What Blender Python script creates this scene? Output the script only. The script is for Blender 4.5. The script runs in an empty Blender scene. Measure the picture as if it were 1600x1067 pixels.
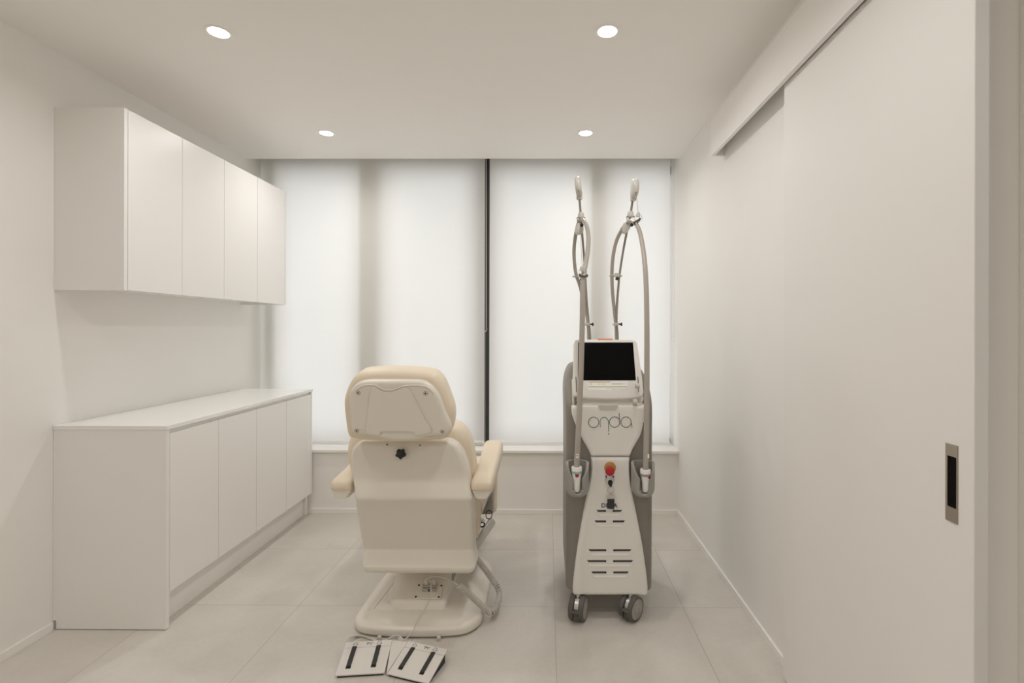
import bpy, math, random
from mathutils import Vector, Matrix

random.seed(4)
sc = bpy.context.scene
C = sc.collection
PI = math.pi

# ------------------------------------------------------------------ camera
F, CX, CY = 776.0, 850.6, 514.0            # focal length and principal point in the 1600x1067 frame
YAW, ROLL, CAMZ = math.radians(0.4), math.radians(0.12), 1.30
cam_d = bpy.data.cameras.new('camera')
cam = bpy.data.objects.new('camera', cam_d)
C.objects.link(cam)
cam_d.sensor_width = 36.0
cam_d.lens = 36.0 * F / 1600.0
cam_d.shift_x = -(CX - 800.0) / 1600.0
cam_d.shift_y = -(533.5 - CY) / 1600.0
cam_d.clip_start = 0.02
RC = Matrix.Rotation(YAW, 3, 'Z') @ Matrix.Rotation(PI / 2, 3, 'X') @ Matrix.Rotation(ROLL, 3, 'Z')
cam.matrix_world = Matrix.Translation((0, 0, CAMZ)) @ RC.to_4x4()
sc.camera = cam

# ------------------------------------------------------------------ world, lights, exposure
w = bpy.data.worlds.new('overcast_daylight')
sc.world = w
w.use_nodes = True
w.node_tree.nodes['Background'].inputs[0].default_value = (0.985, 1.0, 1.03, 1)
w.node_tree.nodes['Background'].inputs[1].default_value = 2.5
LAMP, LAMP_W, SPREAD = 30.0, 3.6, 155.0     # glow of a downlight lens, power of its beam, beam angle
LAMP_COL = (1.0, 0.965, 0.945, 1)
sc.view_settings.view_transform = 'Standard'
sc.view_settings.look = 'None'
sc.view_settings.exposure = 0.0
sc.view_settings.gamma = 1.0
sc.view_settings.use_curve_mapping = False
sc.cycles.use_denoising = True
sc.cycles.max_bounces = 14
sc.cycles.diffuse_bounces = 10
sc.cycles.sample_clamp_indirect = 10.0


# ------------------------------------------------------------------ pixel -> place at a known distance
def ray(px, py):
    return RC @ Vector(((px - CX) / F, -(py - CY) / F, -1.0))


def P(px, py, Y):
    d = ray(px, py)
    return Vector((d.x * Y / d.y, Y, CAMZ + d.z * Y / d.y))


class Plane:
    """a flat face in the room: origin, in-face axes U, V and the normal N towards the viewer's side"""
    def __init__(s, O, U, V):
        s.O = Vector(O); s.U = Vector(U).normalized()
        V = Vector(V); s.V = (V - V.dot(s.U) * s.U).normalized(); s.N = s.U.cross(s.V).normalized()

    def uv(s, px, py):
        d = ray(px, py)
        o = Vector((0, 0, CAMZ))
        t = (s.O - o).dot(s.N) / d.dot(s.N)
        q = o + t * d - s.O
        return (q.dot(s.U), q.dot(s.V))

    def w(s, u, v, d=0.0):
        return s.O + u * s.U + v * s.V + d * s.N


# ------------------------------------------------------------------ materials
def mat(name, col, rough=0.5, metal=0.0, bump=0.0, bscale=200.0, var=0.0, vscale=6.0, spec=0.5, coat=0.0):
    m = bpy.data.materials.new(name)
    m.use_nodes = True
    nt = m.node_tree
    b = nt.nodes['Principled BSDF']
    b.inputs['Base Color'].default_value = (*col, 1)
    b.inputs['Roughness'].default_value = rough
    b.inputs['Metallic'].default_value = metal
    b.inputs['Specular IOR Level'].default_value = spec
    b.inputs['Coat Weight'].default_value = coat
    tc = nt.nodes.new('ShaderNodeTexCoord')
    if var > 0:
        n = nt.nodes.new('ShaderNodeTexNoise'); n.inputs['Scale'].default_value = vscale
        n.inputs['Detail'].default_value = 5
        nt.links.new(tc.outputs['Object'], n.inputs['Vector'])
        r = nt.nodes.new('ShaderNodeMix'); r.data_type = 'RGBA'
        r.inputs['A'].default_value = (*[c * (1 - var) for c in col], 1)
        r.inputs['B'].default_value = (*[min(1, c * (1 + var)) for c in col], 1)
        nt.links.new(n.outputs['Fac'], r.inputs['Factor'])
        nt.links.new(r.outputs['Result'], b.inputs['Base Color'])
    if bump > 0:
        n = nt.nodes.new('ShaderNodeTexNoise'); n.inputs['Scale'].default_value = bscale
        nt.links.new(tc.outputs['Object'], n.inputs['Vector'])
        bp = nt.nodes.new('ShaderNodeBump'); bp.inputs['Strength'].default_value = bump
        bp.inputs['Distance'].default_value = 0.001
        nt.links.new(n.outputs['Fac'], bp.inputs['Height'])
        nt.links.new(bp.outputs['Normal'], b.inputs['Normal'])
    return m


M = {}
M['wall'] = mat('matt_white_wall', (0.85, 0.835, 0.805), 0.75, bump=0.15, bscale=120, var=0.01)
M['ceiling'] = mat('matt_white_ceiling', (0.88, 0.86, 0.83), 0.85, var=0.008)
M['trim'] = mat('white_trim', (0.87, 0.855, 0.825), 0.45)
M['door'] = mat('white_door_lacquer', (0.83, 0.815, 0.785), 0.55)
M['cabinet'] = mat('white_cabinet_lacquer', (0.84, 0.825, 0.80), 0.32)
M['counter'] = mat('white_counter', (0.85, 0.845, 0.825), 0.22)
M['shadow_gap'] = mat('grey_gap', (0.45, 0.44, 0.42), 0.6)
M['shell'] = mat('cream_plastic_shell', (0.76, 0.715, 0.64), 0.38, bump=0.05, bscale=600)
M['leather'] = mat('cream_upholstery', (0.79, 0.69, 0.54), 0.45, bump=0.12, bscale=500)
M['leather2'] = mat('cream_panel', (0.75, 0.70, 0.62), 0.5)
M['black'] = mat('black_plastic', (0.012, 0.011, 0.011), 0.4)
M['blackrub'] = mat('black_rubber', (0.03, 0.029, 0.028), 0.55, bump=0.2, bscale=300)
M['chrome'] = mat('brushed_metal', (0.62, 0.61, 0.59), 0.28, metal=1.0)
M['bronze'] = mat('champagne_metal', (0.50, 0.45, 0.395), 0.38, metal=1.0)
M['mwhite'] = mat('device_white', (0.82, 0.805, 0.765), 0.38)
M['mgrey'] = mat('device_grey', (0.235, 0.215, 0.185), 0.45)
M['mcup'] = mat('holder_grey', (0.33, 0.32, 0.29), 0.45)
M['mhose'] = mat('hose_grey', (0.42, 0.385, 0.34), 0.35)
M['mpole'] = mat('pole_grey', (0.30, 0.27, 0.23), 0.4)
M['mclip'] = mat('clip_grey', (0.62, 0.60, 0.55), 0.4)
M['hand'] = mat('handpiece_white', (0.86, 0.85, 0.82), 0.28)
M['teal'] = mat('pale_teal_ring', (0.33, 0.47, 0.42), 0.4)
M['red'] = mat('red_plastic', (0.46, 0.014, 0.02), 0.35)
M['amber'] = mat('amber_disc', (0.50, 0.27, 0.075), 0.45)
M['orange'] = mat('orange_lamp', (0.85, 0.20, 0.05), 0.35)
M['screen'] = mat('dark_glass_screen', (0.003, 0.003, 0.003), 0.06, spec=0.12)
M['screen2'] = mat('dark_display_area', (0.008, 0.008, 0.009), 0.2)
M['sticker'] = mat('white_sticker', (0.93, 0.92, 0.90), 0.25)
M['st_yel'] = mat('sticker_ochre', (0.62, 0.48, 0.20), 0.4)
M['st_grn'] = mat('sticker_green', (0.42, 0.50, 0.12), 0.4)
M['st_gry'] = mat('sticker_grey', (0.42, 0.41, 0.39), 0.5)
M['ink'] = mat('logo_dark_ink', (0.06, 0.045, 0.04), 0.5)
M['inkg'] = mat('logo_green_ink', (0.02, 0.16, 0.10), 0.5)
M['inkp'] = mat('purple_ink', (0.06, 0.035, 0.12), 0.5)
M['tyre'] = mat('caster_tyre', (0.10, 0.094, 0.085), 0.55)
M['hub'] = mat('caster_hub', (0.34, 0.325, 0.30), 0.4)
M['cord'] = mat('grey_cord', (0.60, 0.575, 0.525), 0.45)
M['pedal'] = mat('pale_grey_pedal', (0.72, 0.70, 0.655), 0.4)
M['frame_dark'] = mat('dark_window_metal', (0.035, 0.034, 0.03), 0.45)
M['post'] = mat('grey_green_post', (0.82, 0.81, 0.75), 0.6)
M['knob'] = mat('clear_foot', (0.62, 0.58, 0.52), 0.15)


def floor_mat():
    m = bpy.data.materials.new('porcelain_floor_tiles'); m.use_nodes = True
    nt = m.node_tree; N = nt.nodes; L = nt.links
    b = N['Principled BSDF']; b.inputs['Roughness'].default_value = 0.42
    tc = N.new('ShaderNodeTexCoord'); sp = N.new('ShaderNodeSeparateXYZ')
    L.new(tc.outputs['Object'], sp.inputs[0])

    def mth(op, a, b_=None, v=None):
        n = N.new('ShaderNodeMath'); n.operation = op
        L.new(a, n.inputs[0])
        if b_ is not None: L.new(b_, n.inputs[1])
        if v is not None: n.inputs[1].default_value = v
        return n.outputs[0]
    masks = []; cells = []
    for ax, off in ((0, 0.035), (1, 2.325)):
        t = mth('DIVIDE', mth('ADD', sp.outputs[ax], v=6.0 - off), v=0.6)
        fr = mth('FRACT', t)
        d = mth('ABSOLUTE', mth('SUBTRACT', fr, v=0.5))
        masks.append(mth('GREATER_THAN', d, v=0.5 - 0.0021))
        cells.append(mth('FLOOR', t))
    grout = mth('MAXIMUM', masks[0], masks[1])
    cv = N.new('ShaderNodeCombineXYZ'); L.new(cells[0], cv.inputs[0]); L.new(cells[1], cv.inputs[1])
    wn = N.new('ShaderNodeTexWhiteNoise'); wn.noise_dimensions = '3D'; L.new(cv.outputs[0], wn.inputs['Vector'])
    vm = N.new('ShaderNodeVectorMath'); vm.operation = 'MULTIPLY_ADD'
    L.new(wn.outputs['Color'], vm.inputs[0]); vm.inputs[1].default_value = (5, 5, 5); L.new(tc.outputs['Object'], vm.inputs[2])
    n1 = N.new('ShaderNodeTexNoise'); n1.inputs['Scale'].default_value = 2.6; n1.inputs['Detail'].default_value = 9
    n1.inputs['Roughness'].default_value = 0.62; n1.inputs['Distortion'].default_value = 0.6
    L.new(vm.outputs[0], n1.inputs['Vector'])
    n2 = N.new('ShaderNodeTexNoise'); n2.inputs['Scale'].default_value = 55; n2.inputs['Detail'].default_value = 4
    L.new(tc.outputs['Object'], n2.inputs['Vector'])
    mix = mth('ADD', mth('MULTIPLY', n1.outputs['Fac'], v=0.8), mth('MULTIPLY', n2.outputs['Fac'], v=0.2))
    cr = N.new('ShaderNodeValToRGB'); L.new(mix, cr.inputs[0])
    cr.color_ramp.elements[0].position = 0.3; cr.color_ramp.elements[0].color = (0.55, 0.515, 0.465, 1)
    cr.color_ramp.elements[1].position = 0.7; cr.color_ramp.elements[1].color = (0.67, 0.64, 0.59, 1)
    mx = N.new('ShaderNodeMix'); mx.data_type = 'RGBA'
    L.new(grout, mx.inputs['Factor']); L.new(cr.outputs[0], mx.inputs['A']); mx.inputs['B'].default_value = (0.40, 0.37, 0.33, 1)
    L.new(mx.outputs['Result'], b.inputs['Base Color'])
    rr = mth('ADD', mth('MULTIPLY', n1.outputs['Fac'], v=0.2), v=0.34); L.new(rr, b.inputs['Roughness'])
    return m


def blind_mat():
    m = bpy.data.materials.new('translucent_blind_fabric'); m.use_nodes = True
    nt = m.node_tree; N = nt.nodes; L = nt.links
    N.remove(N['Principled BSDF'])
    d = N.new('ShaderNodeBsdfDiffuse'); d.inputs[0].default_value = (0.86, 0.855, 0.84, 1)
    t = N.new('ShaderNodeBsdfTranslucent'); t.inputs[0].default_value = (0.90, 0.90, 0.885, 1)
    mx = N.new('ShaderNodeMixShader'); mx.inputs[0].default_value = 0.5
    L.new(d.outputs[0], mx.inputs[1]); L.new(t.outputs[0], mx.inputs[2])
    L.new(mx.outputs[0], N['Material Output'].inputs[0])
    wv = N.new('ShaderNodeTexNoise'); wv.inputs['Scale'].default_value = 500
    tc = N.new('ShaderNodeTexCoord'); L.new(tc.outputs['Object'], wv.inputs['Vector'])
    bp = N.new('ShaderNodeBump'); bp.inputs['Strength'].default_value = 0.05; bp.inputs['Distance'].default_value = 0.0005
    L.new(wv.outputs['Fac'], bp.inputs['Height']); L.new(bp.outputs[0], d.inputs['Normal'])
    return m


def glass_mat():
    m = bpy.data.materials.new('window_glass'); m.use_nodes = True
    nt = m.node_tree; N = nt.nodes; L = nt.links
    N.remove(N['Principled BSDF'])
    t = N.new('ShaderNodeBsdfTransparent'); t.inputs[0].default_value = (0.97, 0.97, 0.96, 1)
    g = N.new('ShaderNodeBsdfGlossy'); g.inputs['Roughness'].default_value = 0.02
    fr = N.new('ShaderNodeFresnel'); fr.inputs[0].default_value = 1.45
    mx = N.new('ShaderNodeMixShader'); L.new(fr.outputs[0], mx.inputs[0])
    L.new(t.outputs[0], mx.inputs[1]); L.new(g.outputs[0], mx.inputs[2])
    L.new(mx.outputs[0], N['Material Output'].inputs[0])
    return m


def lamp_mat():
    m = bpy.data.materials.new('lit_lamp_lens'); m.use_nodes = True
    b = m.node_tree.nodes['Principled BSDF']
    b.inputs['Base Color'].default_value = (0.9, 0.9, 0.9, 1)
    b.inputs['Emission Color'].default_value = LAMP_COL
    b.inputs['Emission Strength'].default_value = LAMP
    return m


M['floor'] = floor_mat(); M['blind'] = blind_mat(); M['glass'] = glass_mat(); M['lens'] = lamp_mat()

# ------------------------------------------------------------------ mesh tools
ORG = {}


class MB:
    def __init__(s): s.v = []; s.f = []

    def add(s, vs, fs):
        o = len(s.v); s.v += [Vector(p) for p in vs]; s.f += [[i + o for i in f] for f in fs]; return s

    def box(s, x0, x1, y0, y1, z0, z1):
        vs = [(x, y, z) for z in (z0, z1) for x, y in ((x0, y0), (x1, y0), (x1, y1), (x0, y1))]
        return s.add(vs, [(3, 2, 1, 0), (4, 5, 6, 7), (0, 1, 5, 4), (1, 2, 6, 5), (2, 3, 7, 6), (3, 0, 4, 7)])

    def loft(s, rings, cap0=True, cap1=True, closed=True):
        n = len(rings[0]); vs = [p for r in rings for p in r]; fs = []
        for i in range(len(rings) - 1):
            for j in range(n if closed else n - 1):
                k = (j + 1) % n
                fs.append((i * n + j, i * n + k, (i + 1) * n + k, (i + 1) * n + j))
        if cap0: fs.append(tuple(range(n - 1, -1, -1)))
        if cap1: fs.append(tuple((len(rings) - 1) * n + j for j in range(n)))
        return s.add(vs, fs)

    def tube(s, path, r, n=10, caps=True):
        path = [Vector(p) for p in path]; m = len(path)
        rs = r if isinstance(r, (list, tuple)) else [r] * m
        T = [(path[min(i + 1, m - 1)] - path[max(i - 1, 0)]).normalized() for i in range(m)]
        a = Vector((0, 0, 1)) if abs(T[0].z) < 0.9 else Vector((1, 0, 0))
        nx = (a - a.dot(T[0]) * T[0]).normalized(); rings = []
        for i in range(m):
            nx = (nx - nx.dot(T[i]) * T[i]).normalized(); ny = T[i].cross(nx)
            rings.append([path[i] + rs[i] * (math.cos(2 * PI * k / n) * nx + math.sin(2 * PI * k / n) * ny) for k in range(n)])
        return s.loft(rings, caps, caps)

    def lathe(s, prof, O, A, n=24, capa=True, capb=True):
        """prof: (radius, height) pairs along axis A from O"""
        O = Vector(O); A = Vector(A).normalized()
        a = Vector((0, 0, 1)) if abs(A.z) < 0.9 else Vector((1, 0, 0))
        X = (a - a.dot(A) * A).normalized(); Y = A.cross(X)
        return s.loft([[O + h * A + r * (math.cos(2 * PI * k / n) * X + math.sin(2 * PI * k / n) * Y) for k in range(n)] for r, h in prof], capa, capb)

    def ball(s, c, r, n=8, m=6, sc3=(1, 1, 1)):
        c = Vector(c); rings = []
        for i in range(m + 1):
            th = PI * (0.02 + 0.96 * i / m)
            rings.append([c + Vector((sc3[0] * r * math.sin(th) * math.cos(2 * PI * k / n), sc3[1] * r * math.sin(th) * math.sin(2 * PI * k / n), -sc3[2] * r * math.cos(th))) for k in range(n)])
        return s.loft(rings)

    def torus(s, c, A, R, r, n=24, m=8, ell=(1, 1)):
        c = Vector(c); A = Vector(A).normalized()
        a = Vector((0, 0, 1)) if abs(A.z) < 0.9 else Vector((1, 0, 0))
        X = (a - a.dot(A) * A).normalized(); Y = A.cross(X)
        vs = []; fs = []
        for i in range(n):
            t = 2 * PI * i / n; d = ell[0] * math.cos(t) * X + ell[1] * math.sin(t) * Y
            for j in range(m):
                q = 2 * PI * j / m
                vs.append(c + (R + r * math.cos(q)) * d + r * math.sin(q) * A)
                fs.append((i * m + j, ((i + 1) % n) * m + j, ((i + 1) % n) * m + (j + 1) % m, i * m + (j + 1) % m))
        return s.add(vs, fs)

    def slab(s, pl, pts, layers):
        """outline pts (u, v) on a Plane, swept through layers (inset, distance along the normal)"""
        a = sum(pts[i][0] * pts[(i + 1) % len(pts)][1] - pts[(i + 1) % len(pts)][0] * pts[i][1] for i in range(len(pts)))
        if a < 0: pts = pts[::-1]
        return s.loft([[pl.w(u, v, d) for u, v in inset(pts, k)] for k, d in layers])

    def build(s, name, m, parent=None, loc=None, smooth=35, bevel=0.0, seg=2, solid=0.0, subsurf=0, label=None):
        if parent is not None: O = ORG[parent.as_pointer()]
        elif loc is not None: O = Vector(loc)
        else:
            xs = [p.x for p in s.v]; ys = [p.y for p in s.v]; zs = [p.z for p in s.v]
            O = Vector(((min(xs) + max(xs)) / 2, (min(ys) + max(ys)) / 2, min(zs)))
        me = bpy.data.meshes.new(name)
        me.from_pydata([p - O for p in s.v], [], s.f)
        me.update()
        import bmesh
        bm = bmesh.new(); bm.from_mesh(me); bmesh.ops.recalc_face_normals(bm, faces=bm.faces); bm.to_mesh(me); bm.free()
        ob = bpy.data.objects.new(name, me); C.objects.link(ob)
        if parent is not None: ob.parent = parent
        else: ob.location = O
        ORG[ob.as_pointer()] = O
        KEEP.append(ob)
        me.materials.append(M[m] if isinstance(m, str) else m)
        if smooth:
            me.shade_smooth()
            me.set_sharp_from_angle(angle=math.radians(smooth))
        if solid:
            md = ob.modifiers.new('solid', 'SOLIDIFY'); md.thickness = solid; md.offset = -1
        if bevel:
            md = ob.modifiers.new('bevel', 'BEVEL'); md.width = bevel; md.segments = seg; md.limit_method = 'ANGLE'
            md.angle_limit = math.radians(40); md.harden_normals = True
        if subsurf:
            md = ob.modifiers.new('sub', 'SUBSURF'); md.levels = subsurf; md.render_levels = subsurf
        if label: ob['label'] = label
        return ob


KEEP = []


def inset(pts, k):
    if abs(k) < 1e-9: return pts
    n = len(pts); out = []
    for i in range(n):
        a, b, c = pts[i - 1], pts[i], pts[(i + 1) % n]
        e1 = Vector((b[0] - a[0], b[1] - a[1])); e2 = Vector((c[0] - b[0], c[1] - b[1]))
        if e1.length < 1e-9 or e2.length < 1e-9: e1 = e2 = Vector((c[0] - a[0], c[1] - a[1]))
        e1.normalize(); e2.normalize()
        m1 = Vector((-e1.y, e1.x)); m2 = Vector((-e2.y, e2.x)); m = m1 + m2
        m = m / max(m.length_squared / 2, 0.35)
        out.append((b[0] + m.x * k, b[1] + m.y * k))
    return out


def crv(pts, n=6, closed=False):
    """Catmull-Rom through tuples of any length"""
    P_ = [tuple(p) for p in pts]; m = len(P_); out = []
    rng = range(m) if closed else range(m - 1)
    for i in rng:
        if closed: p0, p1, p2, p3 = P_[i - 1], P_[i], P_[(i + 1) % m], P_[(i + 2) % m]
        else: p0, p1, p2, p3 = P_[max(i - 1, 0)], P_[i], P_[i + 1], P_[min(i + 2, m - 1)]
        for k in range(n):
            t = k / n
            out.append(tuple(0.5 * (2 * b + (c - a) * t + (2 * a - 5 * b + 4 * c - d) * t * t + (3 * b - a - 3 * c + d) * t ** 3)
                             for a, b, c, d in zip(p0, p1, p2, p3)))
    if not closed: out.append(P_[-1])
    return out


def rrect(x0, x1, y0, y1, r, n=5):
    """rounded rectangle outline, r one radius or (x0y0, x1y0, x1y1, x0y1)"""
    if not isinstance(r, (tuple, list)): r = (r,) * 4
    lim = min(abs(x1 - x0), abs(y1 - y0)) / 2 - 1e-5
    out = []
    for (cx, cy, a0), q in zip(((x0, y0, PI), (x1, y0, 1.5 * PI), (x1, y1, 0), (x0, y1, 0.5 * PI)), r):
        q = min(q, lim)
        ox = cx + (q if cx == x0 else -q); oy = cy + (q if cy == y0 else -q)
        for k in range(n + 1):
            a = a0 + 0.5 * PI * k / n
            out.append((ox + q * math.cos(a), oy + q * math.sin(a)))
    return out


def hring(z, x0, x1, y0, y1, r, n=5):
    return [Vector((u, v, z)) for u, v in rrect(x0, x1, y0, y1, r, n)]


def empty(name, loc, label, cat, group=None):
    o = bpy.data.objects.new(name, None); C.objects.link(o)
    o.empty_display_size = 0.1; o.location = loc
    ORG[o.as_pointer()] = Vector(loc); KEEP.append(o)
    return tag(o, label, cat, group)


def tag(o, label, cat, group=None):
    o['label'] = label; o['category'] = cat
    if group: o['group'] = group
    return o


def struct(o):
    o['kind'] = 'structure'
    return o


def bx(*a): return MB().box(*a)


# ------------------------------------------------------------------ the room
XL, XR, YB, ZC = -2.13, 0.918, 3.49, 2.497
YR = -2.4                                   # rear of the room, behind the camera
YJ = 1.06                                   # far jamb of the doorway
XC = 2.35                                   # corridor wall beyond the doorway
YW = 3.82                                   # outer face of the window wall
struct(bx(XL - .1, XC + .1, YR - .1, YB + .33, -.1, 0).build('floor', 'floor', loc=(0, 0, 0)))
struct(bx(XL - .1, XC + .1, YR - .1, YB, ZC, ZC + .12).build('ceiling', 'ceiling'))
struct(bx(XL - .12, XL, YR - .1, YW, 0, 2.85).build('wall_left', 'wall'))
wr = MB().box(XR, XR + .07, YJ, YW, 0, 2.85)
wr.box(XR, XR + .07, -.02, YJ, 2.16, ZC)
wr.box(XR, XR + .07, YR, -.02, 0, ZC)
struct(wr.build('wall_right', 'wall'))
struct(bx(XL, XR, YB, YW, 0, .432).build('wall_back', 'wall'))
struct(bx(XL - .1, XC + .1, YR - .1, YR, 0, ZC).build('wall_rear', 'wall'))
co = MB().box(XC, XC + .1, YR, 1.6, 0, ZC)
co.box(XR + .07, XC, 1.5, 1.6, 0, ZC)
struct(co.build('wall_corridor', 'wall'))
# blind pocket above the window and the lintel outside it
po = MB().box(XL, XR, YB - .02, YB, ZC + .12, 2.80)
po.box(XL, XR, YB - .02, YW, 2.80, 2.86)
po.box(XL, XR, YW - .09, YW, 2.52, 2.80)
struct(po.build('trim_1', 'ceiling'))
struct(bx(XL, XR, YB - .022, YB + .20, .432, .450).build('trim_2', 'trim', bevel=.002))
# skirting
struct(bx(XL, XL + .010, YR, 2.118, 0, .036).build('baseboard_left', 'trim', bevel=.0015))
struct(bx(XL, XR, YB - .010, YB, 0, .034).build('baseboard_back', 'trim', bevel=.0015))
struct(bx(XR - .010, XR, YJ + .02, YB - .010, 0, .034).build('baseboard_right', 'trim', bevel=.0015))
# doorway jamb with the casing of the corridor side
jb = MB().box(XR + .07, XR + .125, YJ - .075, YJ + .12, 0, 2.16)
jb.box(XR + .002, XR + .07, YJ - .012, YJ, 0, 2.16)
struct(jb.build('trim_3', 'trim', bevel=.0015))
# track cover of the sliding door: front board, top board and end board; open below
XB0, YE = .850, 2.607
bb = MB().box(XB0, XB0 + .018, -.1, YE, 2.204, 2.3795)
bb.box(XB0, XR, -.1, YE, 2.3795, 2.392)
bb.box(XB0 + .018, XR, YE - .018, YE, 2.204, 2.3795)
struct(bb.build('trim_4', 'trim', bevel=.0015))
struct(bx(XR - .022, XR - .002, -.05, YE - .03, 2.33, 2.375).build('trim_5', 'chrome'))

# sliding door slid open along the wall
XD0, XD1, YD0, YD1 = .877, .905, 1.026, 1.854
dr = empty('door_1', (XD0, 1.44, .008), '', '')
del dr['label']; del dr['category']; struct(dr)
# leaf with the opening for the flush pull
hy0, hy1, hz0, hz1 = 1.071, 1.099, .918, 1.026
lf = MB()
lf.box(XD0, XD1, YD0, YD1, .008, 2.212)
bx(XD0 - .0004, XD0, YD0 + .0015, 1.0650, .010, 2.210).build('edge_stile', 'door', dr)
dl = lf.build('door_panel', 'door', dr, bevel=.0012)
pl_h = MB()
hy, hY, hz, hZ = 1.0665, 1.0985, .884, 1.052
t = .0022
pl_h.box(XD0 - t, XD0 - .0002, hy, hY, hz, .916).box(XD0 - t, XD0 - .0002, hy, hY, 1.026, hZ)
pl_h.box(XD0 - t, XD0 - .0002, hY - .0055, hY, .916, 1.026).box(XD0 - t, XD0 - .0002, hy, hy + .0025, .916, 1.026)
hd = pl_h.build('door_handle', 'bronze', dr, label='champagne metal flush pull with black recess')
bx(XD0 - .0008, XD0 - .0001, hy + .0026, hY - .0055, .916, 1.026).build('recess', mat('recess_black', (.004, .003, .003), .7, spec=.1), hd)

# ------------------------------------------------------------------ window behind the blinds
wn_ = empty('window_1', ((XL + XR) / 2, YW - .05, .45), '', '')
del wn_['label']; del wn_['category']; struct(wn_)
fr = MB()
fr.box(XL, XR, YW - .09, YW - .03, .45, .485).box(XL, XR, YW - .09, YW - .03, 2.46, 2.52)
fr.build('window_frame', 'frame_dark', wn_)
bx(XL, XR, YW - .055, YW - .049, .485, 2.46).build('pane', 'glass', wn_)
for x0, x1, y0, mt in ((-1.385, -1.30, 3.648, 'post'), (-1.30, -1.21, 3.70, 'post'), (-.535, -.405, 3.72, 'post'), (.306, .365, 3.648, 'post'), (.365, .44, 3.70, 'post'), (-2.075, -1.985, 3.67, 'post')):
    bx(x0, x1, y0, YW - .02, .45, 2.79).build('mullion', mt, wn_)
mat_g = mat('weathered_grey_metal', (.15, .145, .125), .5)
bx(-.505, -.462, 3.700, 3.719, .45, 2.79).build('gasket', mat_g, wn_)
bx(-.462, -.432, 3.702, 3.719, .45, 2.79).build('gasket', 'frame_dark', wn_)

# ------------------------------------------------------------------ roller blinds
YBL = 3.612


def roller_blind(x0, x1, chain_x, chain_z, label, extra=None):
    t = empty('roller_blind', ((x0 + x1) / 2, YBL, .455), label, 'roller blind', 'white roller blinds at the window')
    # fabric as a thin sheet of single faces, very slightly waved
    n = 24; vs = []; fs = []
    for k, z in enumerate([.484 + (2.70 - .484) * i / 12 for i in range(13)]):
        for i in range(n + 1):
            vs.append((x0 + (x1 - x0) * i / n, YBL + .0012 * math.sin(i * .9 + k * .25), z))
    for k in range(12):
        for i in range(n):
            a = k * (n + 1) + i; fs.append((a, a + 1, a + n + 2, a + n + 1))
    MB().add(vs, fs).build('fabric', 'blind', t, smooth=80)
    MB().tube([(x0, YBL, 2.70), (x1, YBL, 2.70)], .022, 16).build('roller_tube', 'trim', t)
    MB().slab(Plane((x0, YBL, .474), (0, 1, 0), (0, 0, 1)), rrect(-.008, .008, -.011, .011, .004), [(0, 0), (0, x1 - x0)]).build('bottom_bar', 'trim', t)
    b = MB(); cord = MB()
    yb = YBL - .030
    for sgn in (-1, 1):
        z = chain_z + .02
        while z < 2.66:
            q = (z - chain_z) / (2.6 - chain_z)
            b.ball((chain_x + sgn * (.011 - .0055 * q), yb + sgn * .004, z), .0024, 6, 4); z += .0062
        cord.tube([(chain_x + sgn * .011, yb + sgn * .004, chain_z + .02), (chain_x + sgn * .0055, yb + sgn * .004, 2.66)], .0006, 4)
    for k in range(9):
        a = PI * k / 8
        b.ball((chain_x + .011 * math.cos(a) * 1.15, yb + .004 * math.cos(a), chain_z + .012 - .02 * math.sin(a)), .0028, 6, 4)
    ch = b.build('bead_chain', 'hand', t, smooth=60)
    cord.build('chain_cord', 'hand', ch)
    return t


lb = roller_blind(-2.098, -.4610, -.4535, 1.29, 'white translucent roller blind on the left, wider, reaching behind the cabinets and chair')
roller_blind(-.4260, .886, .9010, 1.22, 'white translucent roller blind on the right, behind the tall treatment machine')
bx(-.548, -.474, YBL - .013, YBL - .0085, .458, .474).build('weight_tag', 'mclip', lb, bevel=.001)

# ------------------------------------------------------------------ cabinets on the left wall
CY0, CY1 = 2.125, 3.446
# wall cabinet
WX, WZ0, WZ1 = -1.825, 1.463, 2.250
wc = empty('wall_cabinet', (XL, (CY0 + CY1) / 2, WZ0), 'white handleless wall cabinet with four doors, hung high on the left wall', 'cabinet')
bd = MB().box(XL, WX + .001 - .02, CY0 + .018, CY1 - .018, WZ0 + .018, WZ1 - .001)
bd.build('carcass', 'cabinet', wc)
bx(XL, WX, CY0, CY0 + .018, WZ0, WZ1).build('end_panel', 'cabinet', wc, bevel=.001)
bx(XL, WX, CY1 - .016, CY1, WZ0, WZ1).build('end_panel', 'cabinet', wc, bevel=.001)
e0, e1 = CY0 + .0195, CY1 - .0175
dw = (e1 - e0) / 4
for k in range(4):
    bx(WX - .018, WX, e0 + k * dw + .0012, e0 + (k + 1) * dw - .0012, WZ0 + .002, WZ1 - .001).build('door', 'cabinet', wc, bevel=.001)
bx(WX - .06, WX - .035, CY0 + .29, CY0 + .31, WZ0 + .010, WZ0 + .018).build('light_switch', 'shadow_gap', wc)
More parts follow.
